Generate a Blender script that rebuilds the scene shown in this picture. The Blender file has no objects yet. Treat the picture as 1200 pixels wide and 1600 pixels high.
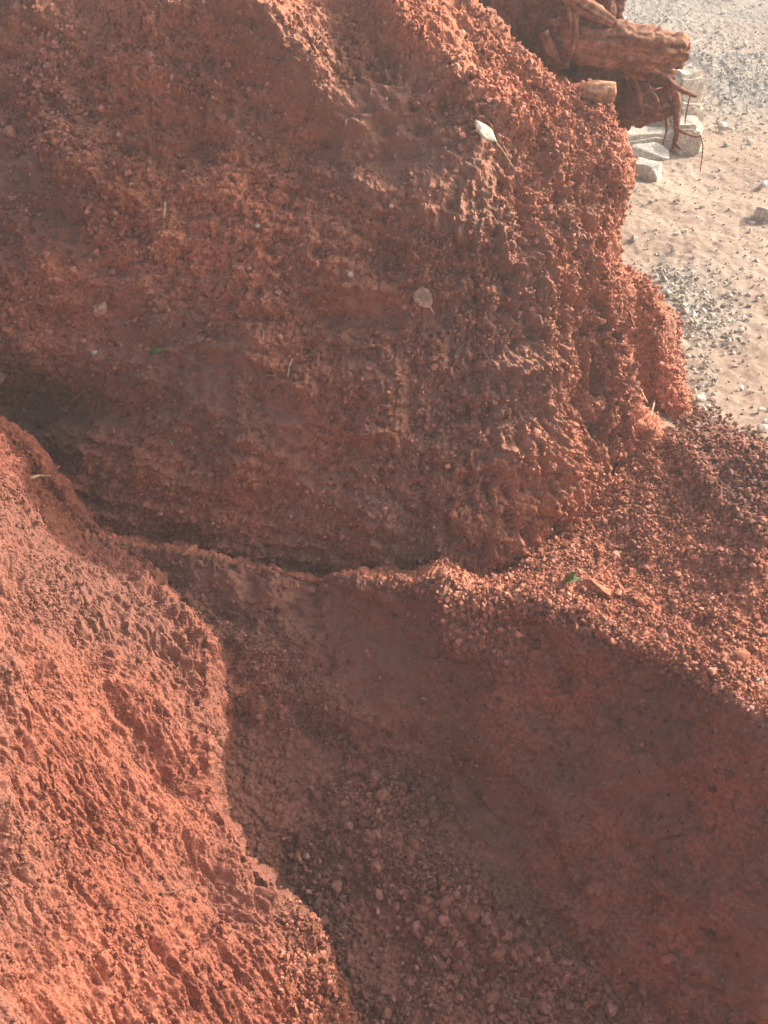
import bpy, math, random
import numpy as np
from mathutils import Vector

random.seed(7)
rng = np.random.default_rng(11)
scene = bpy.context.scene
COL = scene.collection

# ------------------------------------------------------------------ camera
S = 0.7                       # world scale: the planning units below are 0.7 m
F = 1715.0                    # focal length in photo pixels (photo 1200 x 1600)
PITCH = math.radians(35)
CP, SP = math.cos(PITCH), math.sin(PITCH)
cam_data = bpy.data.cameras.new('camera')
cam = bpy.data.objects.new('camera', cam_data)
COL.objects.link(cam)
cam.location = (0, 0, 3 * S)
cam.rotation_euler = (math.radians(90) - PITCH, 0, 0)
cam_data.sensor_fit = 'VERTICAL'
cam_data.sensor_height = 24
cam_data.lens = F / 1600 * 24
cam_data.clip_start = 0.05
cam_data.clip_end = 1000
scene.camera = cam

# ------------------------------------------------------------------ light
SUN = np.array([0.79, 0.35, 0.51]); SUN = SUN / np.linalg.norm(SUN)
SUN_EL = math.asin(SUN[2])
world = bpy.data.worlds.new('World')
scene.world = world
world.use_nodes = True
wn = world.node_tree.nodes
bg = wn['Background']
sky = wn.new('ShaderNodeTexSky')
sky.sky_type = 'NISHITA'
sky.sun_disc = False
sky.sun_elevation = SUN_EL
sky.sun_rotation = math.atan2(SUN[0], SUN[1])
sky.dust_density = 8.0
sky.air_density = 0.8
sky.ozone_density = 0.0
world.node_tree.links.new(sky.outputs['Color'], bg.inputs['Color'])
bg.inputs['Strength'].default_value = 0.15
sl = bpy.data.lights.new('sun', 'SUN')
sl.energy = 3.3
sl.angle = math.radians(0.6)
sl.color = (1.0, 0.93, 0.84)
so = bpy.data.objects.new('sun', sl)
COL.objects.link(so)
so.rotation_euler = Vector(-SUN).to_track_quat('-Z', 'Y').to_euler()
so.location = (6, 3, 6)

scene.view_settings.view_transform = 'Standard'
scene.view_settings.look = 'None'
scene.view_settings.exposure = 0.95
scene.view_settings.gamma = 1.0
scene.cycles.max_bounces = 5
scene.cycles.diffuse_bounces = 3

# ------------------------------------------------------------------ helpers
def P(px, py, Y):
    """photo pixel at forward distance Y (planning units) -> world point"""
    x = (px - 600) / F; v = (800 - py) / F
    dy = CP + v * SP; dz = -SP + v * CP
    t = Y / dy
    return np.array([x * t * S, Y * S, (3 + dz * t) * S])

def project(p):
    q = np.asarray(p, dtype=np.float64) - np.array([0, 0, 3 * S])
    d = q[..., 1] * CP - q[..., 2] * SP
    up = q[..., 1] * SP + q[..., 2] * CP
    d = np.where(d < 0.05, 0.05, d)
    return 600 + F * q[..., 0] / d, 800 - F * up / d, d

def tag(o, label=None, cat=None, group=None, kind=None):
    if label: o['label'] = label
    if cat: o['category'] = cat
    if group: o['group'] = group
    if kind: o['kind'] = kind
    return o

def empty(name, loc):
    o = bpy.data.objects.new(name, None)
    o.empty_display_size = 0.05
    COL.objects.link(o); o.location = loc
    return o

def mesh_obj(name, verts, faces, mat, parent=None, smooth=True, origin=None, tint=None):
    """verts (N,3) array, faces (M,3|4) array or list of arrays"""
    verts = np.asarray(verts, dtype=np.float64)
    if origin is None:
        origin = np.array([0.0, 0, 0]) if parent is not None else verts.mean(axis=0)
    if parent is not None:
        origin = np.array(parent.location)
    loc = verts - origin
    me = bpy.data.meshes.new(name)
    faces = np.asarray(faces, dtype=np.int32)
    k = faces.shape[1]
    me.vertices.add(len(loc)); me.vertices.foreach_set('co', loc.astype(np.float32).ravel())
    me.loops.add(faces.size); me.loops.foreach_set('vertex_index', faces.ravel())
    me.polygons.add(len(faces))
    me.polygons.foreach_set('loop_start', np.arange(0, faces.size, k, dtype=np.int32))
    me.polygons.foreach_set('use_smooth', np.full(len(faces), smooth, dtype=bool))
    me.update(calc_edges=True)
    if tint is not None:
        a = me.attributes.new('tint', 'FLOAT', 'POINT')
        a.data.foreach_set('value', np.asarray(tint, dtype=np.float32))
    me.materials.append(mat)
    o = bpy.data.objects.new(name, me)
    COL.objects.link(o)
    if parent is None: o.location = origin
    else: o.parent = parent
    return o

# ---- numpy noise
def _hash(ix, iy, iz, seed):
    h = (ix.astype(np.uint32) * np.uint32(374761393) + iy.astype(np.uint32) * np.uint32(668265263)
         + iz.astype(np.uint32) * np.uint32(2246822519) + np.uint32((seed * 3266489917) & 0xffffffff))
    h ^= h >> np.uint32(13); h *= np.uint32(1274126177); h ^= h >> np.uint32(16)
    h *= np.uint32(2246822519); h ^= h >> np.uint32(13)
    return (h & np.uint32(0xffffff)).astype(np.float32) / np.float32(0xffffff)

def vnoise(p, freq, seed=0):
    q = (np.asarray(p) * freq).astype(np.float32) + 1000.0
    i = np.floor(q).astype(np.int64); f = (q - i).astype(np.float32)
    f = f * f * f * (f * (f * 6 - 15) + 10)
    r = 0
    for dx in (0, 1):
        wx = f[:, 0] if dx else 1 - f[:, 0]
        for dy in (0, 1):
            wy = f[:, 1] if dy else 1 - f[:, 1]
            for dz in (0, 1):
                wz = f[:, 2] if dz else 1 - f[:, 2]
                r = r + _hash(i[:, 0] + dx, i[:, 1] + dy, i[:, 2] + dz, seed) * wx * wy * wz
    return r * 2 - 1

def fbm(p, freq, octv=4, seed=0, gain=0.5):
    r = 0; a = 1.0; t = 0
    for k in range(octv):
        r = r + a * vnoise(p, freq, seed + k * 17); t += a
        a *= gain; freq = freq * 2.03
    return r / t * 1.5

def worley(p, freq, seed=0):
    q = (np.asarray(p) * freq).astype(np.float32) + 500.0
    i = np.floor(q).astype(np.int64)
    f1 = np.full(len(q), 9.0, np.float32); f2 = f1.copy(); idv = np.zeros(len(q), np.float32)
    for dx in (-1, 0, 1):
        for dy in (-1, 0, 1):
            for dz in (-1, 0, 1):
                cx, cy, cz = i[:, 0] + dx, i[:, 1] + dy, i[:, 2] + dz
                h1 = _hash(cx, cy, cz, seed)
                d = (cx + h1 - q[:, 0]) ** 2
                d = d + (cy + _hash(cx, cy, cz, seed + 1) - q[:, 1]) ** 2
                d = d + (cz + _hash(cx, cy, cz, seed + 2) - q[:, 2]) ** 2
                m = d < f1
                f2 = np.where(m, f1, np.minimum(f2, d))
                idv = np.where(m, np.modf(h1 * 91.7)[0], idv)
                f1 = np.where(m, d, f1)
    return np.sqrt(f1), np.sqrt(f2), idv

def crumbs(p, size, seed, rad=0.62):
    """height 0..1 of rounded crumbs packed over the surface, cell = size metres"""
    w = p + 0.25 * size * np.stack([vnoise(p, 2.2 / size, seed + 5 + k) for k in range(3)], 1)
    f1, f2, idv = worley(w, 1 / size, seed)
    h = np.sqrt(np.clip(1 - (f1 / rad) ** 2, 0, 1))
    return h * (0.25 + 0.75 * idv)

def sstep(a, b, x):
    t = np.clip((x - a) / (b - a), 0, 1)
    return t * t * (3 - 2 * t)

# ---- spline patches through control points
def hermite(c, seg):
    """c (n, m, 3) control rows; seg = samples per segment. monotone cubic along axis 0"""
    n = len(c)
    d = c[1:] - c[:-1]
    m = np.zeros_like(c)
    a, b = d[:-1], d[1:]
    with np.errstate(divide='ignore', invalid='ignore'):
        hm = np.where(a * b > 0, 2 * a * b / (a + b + 1e-12 * np.sign(a + b)), 0)
    m[1:-1] = 0.55 * hm + 0.45 * np.where(np.abs(a + b) > 0, (a + b) / 2, 0)
    m[0] = d[0]; m[-1] = d[-1]
    out = []
    for k in range(n - 1):
        t = (np.arange(seg[k]) / seg[k])[:, None, None]
        t2, t3 = t * t, t * t * t
        out.append((2 * t3 - 3 * t2 + 1) * c[k] + (t3 - 2 * t2 + t) * m[k]
                   + (-2 * t3 + 3 * t2) * c[k + 1] + (t3 - t2) * m[k + 1])
    out.append(c[-1:][:])
    return np.concatenate(out, 0)

STEP = 1.3
def seg_counts(c, axis):
    px, py, d = project(c)
    vis = (px > -120) & (px < 1320) & (py > -120) & (py < 1720)
    pxc, pyc = np.clip(px, -60, 1260), np.clip(py, -60, 1660)
    dist = np.hypot(np.diff(pxc, axis=axis), np.diff(pyc, axis=axis))
    v = np.diff(px, axis=axis) * 0
    v = (np.take(vis, range(1, vis.shape[axis]), axis) | np.take(vis, range(0, vis.shape[axis] - 1), axis))
    dist = np.where(v, dist, 0)
    mx = dist.max(axis=1 - axis)
    wl = np.where(v, np.linalg.norm(np.diff(c, axis=axis), axis=2), 0).max(axis=1 - axis)
    return np.maximum(np.maximum(6, np.minimum(64, wl / 0.010)), np.ceil(mx / STEP)).astype(int)

def patch(ctrl):
    c = np.array(ctrl, dtype=np.float64)           # (nu, nv, 3)
    su, sv = seg_counts(c, 0), seg_counts(c, 1)
    g = hermite(c, su)
    g = np.transpose(hermite(np.transpose(g, (1, 0, 2)), sv), (1, 0, 2))
    return g, su, sv

def normals(g, flip=1):
    du = np.gradient(g, axis=0); dv = np.gradient(g, axis=1)
    n = np.cross(du, dv)
    n /= np.linalg.norm(n, axis=2, keepdims=True) + 1e-12
    return n * flip

def grid_faces(nu, nv, flip=False):
    a = (np.arange(nu - 1)[:, None] * nv + np.arange(nv - 1)[None, :]).ravel()
    f = np.stack([a, a + nv, a + nv + 1, a + 1], 1)
    return f[:, ::-1] if flip else f

def toward_cam(g, n):
    """flip the normals so that on average they look to the camera"""
    px, py, d = project(g)
    vis = (px > 0) & (px < 1200) & (py > 0) & (py < 1600)
    view = np.array([0, 0, 3 * S]) - g
    return -1 if (np.sum(n * view, axis=2)[vis]).mean() < 0 else 1

SURF = []      # all (pos, normal) samples of the built surfaces, for resting things on them
def relief(ctrl, fn):
    g, su, sv = patch(ctrl)
    n = normals(g); s = toward_cam(g, n); n = n * s
    sh = g.shape[:2]
    px, py, _ = project(g)
    fl = g.reshape(-1, 3)
    off = fn(fl, n.reshape(-1, 3), px.ravel(), py.ravel())
    g2 = (fl + off).reshape(sh + (3,))
    n2 = normals(g2) * s
    SURF.append((g2.reshape(-1, 3), n2.reshape(-1, 3)))
    return g2, n2, su, sv, s < 0

def build(name, g, flip, mat, **kw):
    return mesh_obj(name, g.reshape(-1, 3), grid_faces(g.shape[0], g.shape[1], flip), mat, smooth=True, **kw)

# ------------------------------------------------------------------ materials
def nd(nt, t, **kw):
    n = nt.nodes.new(t)
    for k, v in kw.items(): setattr(n, k, v)
    return n

def ramp(nt, stops):
    r = nt.nodes.new('ShaderNodeValToRGB')
    e = r.color_ramp.elements
    while len(e) < len(stops): e.new(0.5)
    for k, (pos, c) in enumerate(stops):
        e[k].position = pos; e[k].color = tuple(c) + (1,)
    return r

def soil_mat(name, dark, mid, pale, scale=2.2, bump=0.5, fine=240, rough=0.95, tint=False, coord='Object', spec=0.15, grey=None, grit=0.0):
    m = bpy.data.materials.new(name); m.use_nodes = True
    nt = m.node_tree; L = nt.links.new
    b = nt.nodes['Principled BSDF']
    b.inputs['Roughness'].default_value = rough
    b.inputs['Specular IOR Level'].default_value = spec
    geo = nd(nt, 'ShaderNodeNewGeometry')
    n1 = nd(nt, 'ShaderNodeTexNoise'); n1.inputs['Scale'].default_value = scale; n1.inputs['Detail'].default_value = 7
    n1.inputs['Roughness'].default_value = 0.62
    L(geo.outputs['Position'], n1.inputs['Vector'])
    r1 = ramp(nt, [(0.33, dark), (0.5, mid), (0.68, pale)])
    L(n1.outputs['Fac'], r1.inputs['Fac'])
    n2 = nd(nt, 'ShaderNodeTexNoise'); n2.inputs['Scale'].default_value = 70; n2.inputs['Detail'].default_value = 4
    L(geo.outputs['Position'], n2.inputs['Vector'])
    r2 = ramp(nt, [(0.3, (0.55,) * 3), (0.7, (1.38,) * 3)])
    L(n2.outputs['Fac'], r2.inputs['Fac'])
    mx = nd(nt, 'ShaderNodeMix', data_type='RGBA', blend_type='MULTIPLY'); mx.inputs[0].default_value = 1
    L(r1.outputs['Color'], mx.inputs[6]); L(r2.outputs['Color'], mx.inputs[7])
    out = mx.outputs[2]
    if grey is not None:      # greyer soil in broad patches, plus shade painted in through the attribute
        n3 = nd(nt, 'ShaderNodeTexNoise'); n3.inputs['Scale'].default_value = 1.3; n3.inputs['Detail'].default_value = 5
        mp = nd(nt, 'ShaderNodeMapping'); mp.inputs['Location'].default_value = (3.1, 5.2, 1.7)
        L(geo.outputs['Position'], mp.inputs['Vector']); L(mp.outputs['Vector'], n3.inputs['Vector'])
        r3 = ramp(nt, [(0.45, (0,) * 3), (0.62, (1,) * 3)])
        L(n3.outputs['Fac'], r3.inputs['Fac'])
        ad = nd(nt, 'ShaderNodeAttribute', attribute_name='grey_shade'); mm = nd(nt, 'ShaderNodeMath', operation='MAXIMUM')
        L(r3.outputs['Color'], mm.inputs[0]); L(ad.outputs['Fac'], mm.inputs[1])
        m3 = nd(nt, 'ShaderNodeMix', data_type='RGBA'); L(mm.outputs['Value'], m3.inputs[0])
        m3.inputs[7].default_value = tuple(grey) + (1,)
        L(out, m3.inputs[6]); out = m3.outputs[2]
    if tint:
        at = nd(nt, 'ShaderNodeAttribute', attribute_name='tint')
        hs = nd(nt, 'ShaderNodeHueSaturation')
        mr = nd(nt, 'ShaderNodeMapRange'); mr.inputs['To Min'].default_value = 0.55; mr.inputs['To Max'].default_value = 1.45
        L(at.outputs['Fac'], mr.inputs['Value']); L(mr.outputs['Result'], hs.inputs['Value'])
        ms = nd(nt, 'ShaderNodeMapRange'); ms.inputs['To Min'].default_value = 1.12; ms.inputs['To Max'].default_value = 0.9
        L(at.outputs['Fac'], ms.inputs['Value']); L(ms.outputs['Result'], hs.inputs['Saturation'])
        L(out, hs.inputs['Color']); out = hs.outputs['Color']
    L(out, b.inputs['Base Color'])
    nb = nd(nt, 'ShaderNodeTexNoise'); nb.inputs['Scale'].default_value = fine; nb.inputs['Detail'].default_value = 6
    nb.inputs['Roughness'].default_value = 0.7
    L(geo.outputs['Position'], nb.inputs['Vector'])
    bp = nd(nt, 'ShaderNodeBump'); bp.inputs['Strength'].default_value = bump; bp.inputs['Distance'].default_value = 0.006
    L(nb.outputs['Fac'], bp.inputs['Height']); L(bp.outputs['Normal'], b.inputs['Normal'])
    if grit:                  # loose grains a few millimetres wide
        nv = nd(nt, 'ShaderNodeTexVoronoi'); nv.inputs['Scale'].default_value = 130
        nw = nd(nt, 'ShaderNodeTexNoise'); nw.inputs['Scale'].default_value = 18; nw.inputs['Detail'].default_value = 3
        L(geo.outputs['Position'], nv.inputs['Vector']); L(geo.outputs['Position'], nw.inputs['Vector'])
        rv = ramp(nt, [(0.38, (0.15,) * 3), (0.6, (1,) * 3)]); L(nw.outputs['Fac'], rv.inputs['Fac'])
        mv = nd(nt, 'ShaderNodeMath', operation='MULTIPLY'); L(nv.outputs['Distance'], mv.inputs[0]); L(rv.outputs['Color'], mv.inputs[1])
        b2 = nd(nt, 'ShaderNodeBump', invert=True); b2.inputs['Strength'].default_value = grit; b2.inputs['Distance'].default_value = 0.008
        L(mv.outputs['Value'], b2.inputs['Height']); L(bp.outputs['Normal'], b2.inputs['Normal']); L(b2.outputs['Normal'], b.inputs['Normal'])
    return m

M = {}
M['bank'] = soil_mat('red_bank_soil', (0.33, 0.128, 0.078), (0.46, 0.172, 0.100), (0.58, 0.23, 0.136), grey=(0.30, 0.15, 0.103), grit=.8)
M['slope'] = soil_mat('red_slope_soil', (0.24, 0.083, 0.053), (0.29, 0.100, 0.063), (0.35, 0.126, 0.081), scale=3, grit=.7, grey=(0.25, 0.11, 0.078))
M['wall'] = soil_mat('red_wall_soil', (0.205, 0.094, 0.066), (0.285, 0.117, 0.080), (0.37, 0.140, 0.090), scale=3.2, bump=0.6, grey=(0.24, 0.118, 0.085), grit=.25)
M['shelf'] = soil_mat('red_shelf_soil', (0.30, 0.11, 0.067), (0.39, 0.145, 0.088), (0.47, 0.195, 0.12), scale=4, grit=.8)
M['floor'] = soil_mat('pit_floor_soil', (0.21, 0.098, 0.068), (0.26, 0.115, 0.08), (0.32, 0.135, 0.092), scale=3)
M['gravel'] = soil_mat('laterite_gravel', (0.28, 0.108, 0.066), (0.39, 0.15, 0.09), (0.50, 0.22, 0.135), scale=9, tint=True, rough=0.75, spec=0.3)
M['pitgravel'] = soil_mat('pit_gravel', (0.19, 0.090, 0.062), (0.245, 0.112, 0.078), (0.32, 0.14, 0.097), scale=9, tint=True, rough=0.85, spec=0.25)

# ------------------------------------------------------------------ 1. terrain: shelf, pit wall, pit floor in one continuous grid
cols = [-700, -150, 130, 320, 470, 620, 740, 850, 950, 1080, 1200, 1350, 1900]
crest = {-700: (700, 4.9), -150: (800, 4.6), 130: (840, 4.45), 320: (874, 4.35), 470: (899, 4.25), 620: (915, 4.12), 740: (941, 3.98),
         850: (960, 3.82), 950: (985, 3.68), 1080: (1050, 3.38), 1200: (1112, 3.1), 1350: (1180, 2.9), 1900: (1500, 2.4)}
shelf = {740: [(915, 4.2), (885, 4.6), (850, 5.1), (800, 5.8)],
         850: [(905, 4.12), (850, 4.48), (800, 4.9), (740, 5.6)],
         950: [(925, 4.0), (850, 4.4), (780, 4.78), (700, 5.35)],
         1080: [(965, 3.75), (870, 4.2), (780, 4.62), (690, 5.15)],
         1200: [(1000, 3.55), (900, 3.95), (800, 4.38), (700, 4.88)],
         1350: [(1050, 3.4), (930, 3.8), (820, 4.3), (725, 4.75)],
         1900: [(1300, 2.9), (1100, 3.4), (930, 4.0), (800, 4.5)]}
wall = {320: [(940, 4.22), (1020, 4.02), (1120, 3.8), (1250, 3.45), (1600, 2.6)],
        470: [(970, 4.1), (1060, 3.9), (1150, 3.74), (1300, 3.36), (1600, 2.6)],
        620: [(1000, 3.99), (1120, 3.75), (1220, 3.58), (1350, 3.2), (1600, 2.6)],
        740: [(1030, 3.87), (1170, 3.62), (1310, 3.34), (1430, 2.98), (1600, 2.6)],
        850: [(1060, 3.7), (1220, 3.45), (1410, 3.08), (1500, 2.82), (1600, 2.6)],
        950: [(1100, 3.53), (1270, 3.25), (1500, 2.82), (1560, 2.69), (1620, 2.54)],
        1080: [(1160, 3.24), (1350, 2.96), (1640, 2.48), (1720, 2.34), (1800, 2.2)],
        1200: [(1220, 2.96), (1430, 2.68), (1740, 2.28), (1830, 2.16), (1900, 2.05)],
        1350: [(1300, 2.75), (1500, 2.5), (1830, 2.12), (1900, 2.02), (2000, 1.92)],
        1900: [(1600, 2.25), (1800, 2.05), (2050, 1.8), (2150, 1.7), (2250, 1.6)]}
T = []
for c in cols:
    cr = P(c, *crest[c]); line = []
    if c in shelf:
        s4 = [P(c, *q) for q in shelf[c]]
        line += [s4[3] + np.array([0.05, 0.9, -0.9]) * S, s4[3], s4[2], s4[1], s4[0]]
    else:
        o = lambda y, z: cr + np.array([0, y, z]) * S
        line += [o(3.0, -0.9), o(2.0, -0.75), o(1.2, -0.65), o(0.40, -0.26), o(0.10, -0.09)]
    line.append(cr)
    if c in wall:
        line += [P(c, *q) for q in wall[c]]
    else:
        ref = [P(320, *q) - P(320, *crest[320]) for q in wall[320]]
        line += [cr + r for r in ref]
    last = line[-1]
    line.append(np.array([last[0] * 0.8, 1.05 * S, -1.32 * S]))
    line.append(np.array([last[0] * 0.9, 0.1 * S, -1.1 * S]))
    line.append(np.array([last[0] * 1.2, -0.9 * S, 0.75 * S]))
    T.append(line)

def terrain_off(p, n, px, py):
    # distance below the crest, in photo pixels
    cy = np.interp(px, cols, [crest[c][0] for c in cols])
    below = py - cy
    isshelf = sstep(15, -15, below)
    basey = np.interp(px, [320, 470, 620, 740, 850, 950, 1080, 1200], [1120, 1150, 1215, 1310, 1410, 1500, 1640, 1740])
    isfloor = sstep(-30, 40, py - basey)
    iswall = (1 - isshelf) * (1 - isfloor)
    ncrest = np.exp(-(below / 22) ** 2)
    h = fbm(p, 3.2, 4, 3) * 0.030
    h += iswall * (fbm(p * [1, 1, 0.8], 5, 5, 21) * 0.058 + fbm(p, 26, 4, 9) * 0.009)
    for fr_, sd_, dp_ in ((5, 29, .012), (9, 33, .008)):
        h -= iswall * dp_ * sstep(.90, 1.0, 1 - np.abs(fbm(p * [.8, .8, 1.2], fr_, 4, sd_))) * sstep(-.1, .3, fbm(p, 4, 2, sd_ + 1))
    f1, f2, idv = worley(p + .03 * np.stack([vnoise(p, 20, 5), vnoise(p, 20, 6), vnoise(p, 20, 7)], 1), 15.0, 47)
    h += iswall * 0.012 * sstep(.0, .35, f2 - f1) * (idv > .45) * sstep(-.1, .25, fbm(p, 3.5, 3, 49))
    # lumps and shallow hollows on the wall
    f1, f2, idv = worley(p * [1, 1, .8], 7.0, 41)
    h += iswall * 0.05 * (np.clip(0.55 - f1, 0, 1) * (idv > 0.5))
    f1, f2, idv = worley(p, 26.0, 43)
    h += iswall * 0.014 * (np.clip(0.5 - f1, 0, 1) * (idv > 0.7))
    gm = sstep(-0.35, 0.25, fbm(p, 4, 3, 61))
    rough = isshelf * 1.0 + isfloor * (0.35 + 0.65 * gm) + iswall * 0.22 * gm + ncrest * 0.4
    h += rough * (crumbs(p, 0.030, 71) * 0.016 + crumbs(p, 0.015, 81) * 0.009)
    h += isshelf * (fbm(p, 11, 3, 91) * 0.015)
    h += isshelf * (.035 * np.exp(-((px - 1230) / 110) ** 2 - ((py - 835) / 55) ** 2) + .035 * np.exp(-((px - 1090 - (py - 740) * .8) / 22) ** 2 - ((py - 745) / 60) ** 2))
    # ragged crest
    h += ncrest * (fbm(p, 12, 3, 101) * 0.010 + crumbs(p, 0.018, 111) * 0.005)
    h += np.exp(-((below + 1) / 4) ** 2) * sstep(720, 640, px) * (.009 + .006 * fbm(p, 12, 3, 115))
    # spurs running down the wall from the crest near the middle and right
    spur = np.exp(-((px - 700 - below * 0.75) / 48) ** 2) * np.exp(-(np.clip(below, 0, None) / 85) ** 4) * sstep(-40, 10, below)
    h += spur * (0.075 + 0.014 * fbm(p, 16, 4, 7) + 0.012 * crumbs(p, .03, 17) + .014 * crumbs(p, .016, 19))
    rec = np.exp(-((px - 860) / 75) ** 2 - ((below - 30) / 30) ** 2) * (below > -4); h -= rec * .03
    return n * h[:, None]

g, nrm, su, sv, flip = relief(T, terrain_off)
r_crest = int(sv[:5].sum()); r_base = int(sv[:8].sum())
o = build('gravel_shelf', g[:, :r_crest + 1], flip, M['shelf'])
tag(o, 'sunlit red gravelly shelf beside the pit, right of the tall bank', 'shelf', kind='structure')
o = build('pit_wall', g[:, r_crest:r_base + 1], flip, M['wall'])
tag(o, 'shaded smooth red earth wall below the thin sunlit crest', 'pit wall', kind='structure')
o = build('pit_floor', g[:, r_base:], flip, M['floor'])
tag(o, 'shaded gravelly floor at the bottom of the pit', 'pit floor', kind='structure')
TERR = (g, nrm, r_crest, r_base)

# ------------------------------------------------------------------ 2. left slope
BL = [((-900, 380, 5.3), (-950, 430, 5.1), (-1000, 480, 4.8), (-1400, 500, 4.3)),
      ((-400, 480, 4.9), (-450, 520, 4.7), (-500, 560, 4.5), (-900, 600, 4.0)),
      ((-150, 590, 4.75), (-190, 630, 4.38), (-240, 670, 4.0), (-600, 700, 3.5)),
      ((0, 685, 4.6), (-35, 725, 4.2), (-80, 780, 3.75), (-480, 780, 3.3)),
      ((65, 762, 4.5), (15, 803, 4.1), (-50, 840, 3.67), (-450, 830, 3.2)),
      ((130, 838, 4.42), (60, 868, 3.98), (-20, 885, 3.56), (-400, 870, 3.1)),
      ((200, 878, 4.3), (100, 912, 3.86), (0, 930, 3.45), (-400, 910, 3.0)),
      ((255, 945, 4.06), (130, 970, 3.7), (0, 985, 3.3), (-400, 960, 2.95)),
      ((306, 990, 3.9), (155, 1030, 3.5), (0, 1035, 3.1), (-400, 1010, 2.65)),
      ((308, 1100, 3.56), (160, 1110, 3.25), (0, 1110, 2.93), (-400, 1080, 2.35)),
      ((316, 1240, 3.18), (165, 1250, 2.87), (0, 1260, 2.58), (-400, 1260, 2.0)),
      ((376, 1350, 2.92), (195, 1350, 2.66), (0, 1355, 2.35), (-400, 1350, 1.85)),
      ((466, 1436, 2.76), (240, 1452, 2.45), (0, 1455, 2.14), (-400, 1450, 1.65)),
      ((518, 1585, 2.46), (275, 1600, 2.17), (0, 1605, 1.84), (-400, 1600, 1.38)),
      ((570, 1750, 2.2), (320, 1800, 1.85), (0, 1820, 1.5), (-400, 1800, 1.12)),
      ((640, 2000, 1.8), (350, 2050, 1.5), (0, 2100, 1.2), (-400, 2100, 0.9)),
      ((800, 2600, 1.2), (350, 2700, 0.9), (0, 2700, 0.6), (-400, 2700, 0.3))]
LS = []
for k, (b, m1, m2, m3) in enumerate(BL):
    B = P(*b)
    top = k < 7
    o1 = np.array([0.10, 0.10, -0.10]) if top else np.array([0.05, 0.06, -0.07])
    o2 = np.array([0.2, 0.45, -0.9]) if top else np.array([0.13, 0.14, -0.9])
    far = P(*m3)
    LS.append([B + o2 * S, B + o1 * S, B, P(*m1), P(*m2), far, far + np.array([-1.6, -.15, .45]) * S, far + np.array([-3.6, -.3, .3]) * S])

def slope_off(p, n, px, py):
    # fall line of the slope: streaks run down to the right in the photo
    fall = P(330, 1500, 2.42) - P(60, 1050, 3.05); fall /= np.linalg.norm(fall)
    nn = np.array([0.5, -0.35, 0.79]); nn -= fall * nn.dot(fall); nn /= np.linalg.norm(nn)
    cr = np.cross(fall, nn)
    q = np.stack([p @ fall * 0.20, p @ cr, p @ nn], 1)
    q2 = np.stack([p @ fall * 0.30, p @ cr, p @ nn], 1)
    h = fbm(q, 4, 3, 201) * 0.030
    h += fbm(q, 14, 3, 211) * 0.020
    r3 = np.abs(fbm(q * [1, 1, .3], 36, 3, 213)); h -= sstep(.22, 0, r3) * 0.015 * sstep(-.2, .3, fbm(p, 5, 2, 217))
    rid = 1 - np.abs(fbm(q2, 30, 3, 221)); h += (rid - 0.7) * 0.020
    f1, f2, idv = worley(q2, 42, 231)
    h += np.clip(0.6 - f1, 0, 1) * 0.012 * (0.1 + idv)
    f1, f2, idv = worley(q2, 70, 236); h -= sstep(.35, .1, f1) * (idv > .6) * 0.010
    h += fbm(q2, 60, 3, 238) * 0.009
    # scattered scooped holes with an overhanging upper lip
    f1, f2, idv = worley(q2, 9, 241)
    h -= sstep(0.30, 0.12, f1) * (idv > 0.7) * 0.018
    h += crumbs(p, 0.011, 251) * 0.0055 + crumbs(p, 0.022, 255) * 0.003
    # larger hollows seen in the photo
    for cx, cy, rx, ry, ang, d in [(345, 1380, 80, 22, 54, .075), (85, 1070, 30, 20, 60, .045), (195, 1120, 90, 24, 58, .06),
                                   (262, 1190, 60, 16, 58, .05), (130, 960, 70, 16, 55, .04), (60, 940, 60, 22, 55, .035), (140, 1010, 50, 16, 50, .03),
                                   (15, 1330, 50, 18, 55, .03), (215, 1265, 20, 10, 45, .03), (300, 1320, 30, 12, 45, .03), (30, 1530, 24, 12, 20, .03),
                                   (255, 1500, 45, 14, 55, .03), (95, 1360, 60, 16, 50, .025)]:
        a = math.radians(ang); dx, dy = px - cx, py - cy
        e = ((dx * math.cos(a) + dy * math.sin(a)) / rx) ** 2 + ((-dx * math.sin(a) + dy * math.cos(a)) / ry) ** 2
        h -= d * np.exp(-e ** 1.5)
    # clods along the outer edge
    by = [b[0][1] for b in BL]; bx = [b[0][0] for b in BL]
    edge = np.exp(-((px - np.interp(py, by, bx)) / 26) ** 2)
    h += edge * (fbm(p, 18, 4, 261) * 0.03 + crumbs(p, 0.04, 271) * 0.02)
    return n * h[:, None]

g, nrm, su, sv, flip = relief(LS, slope_off)
o = build('earth_slope', g, flip, M['slope'])
tag(o, 'bright sunlit red earth slope with streaks running down to the right', 'slope', kind='structure')
SLOPE = (g, nrm)

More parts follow.
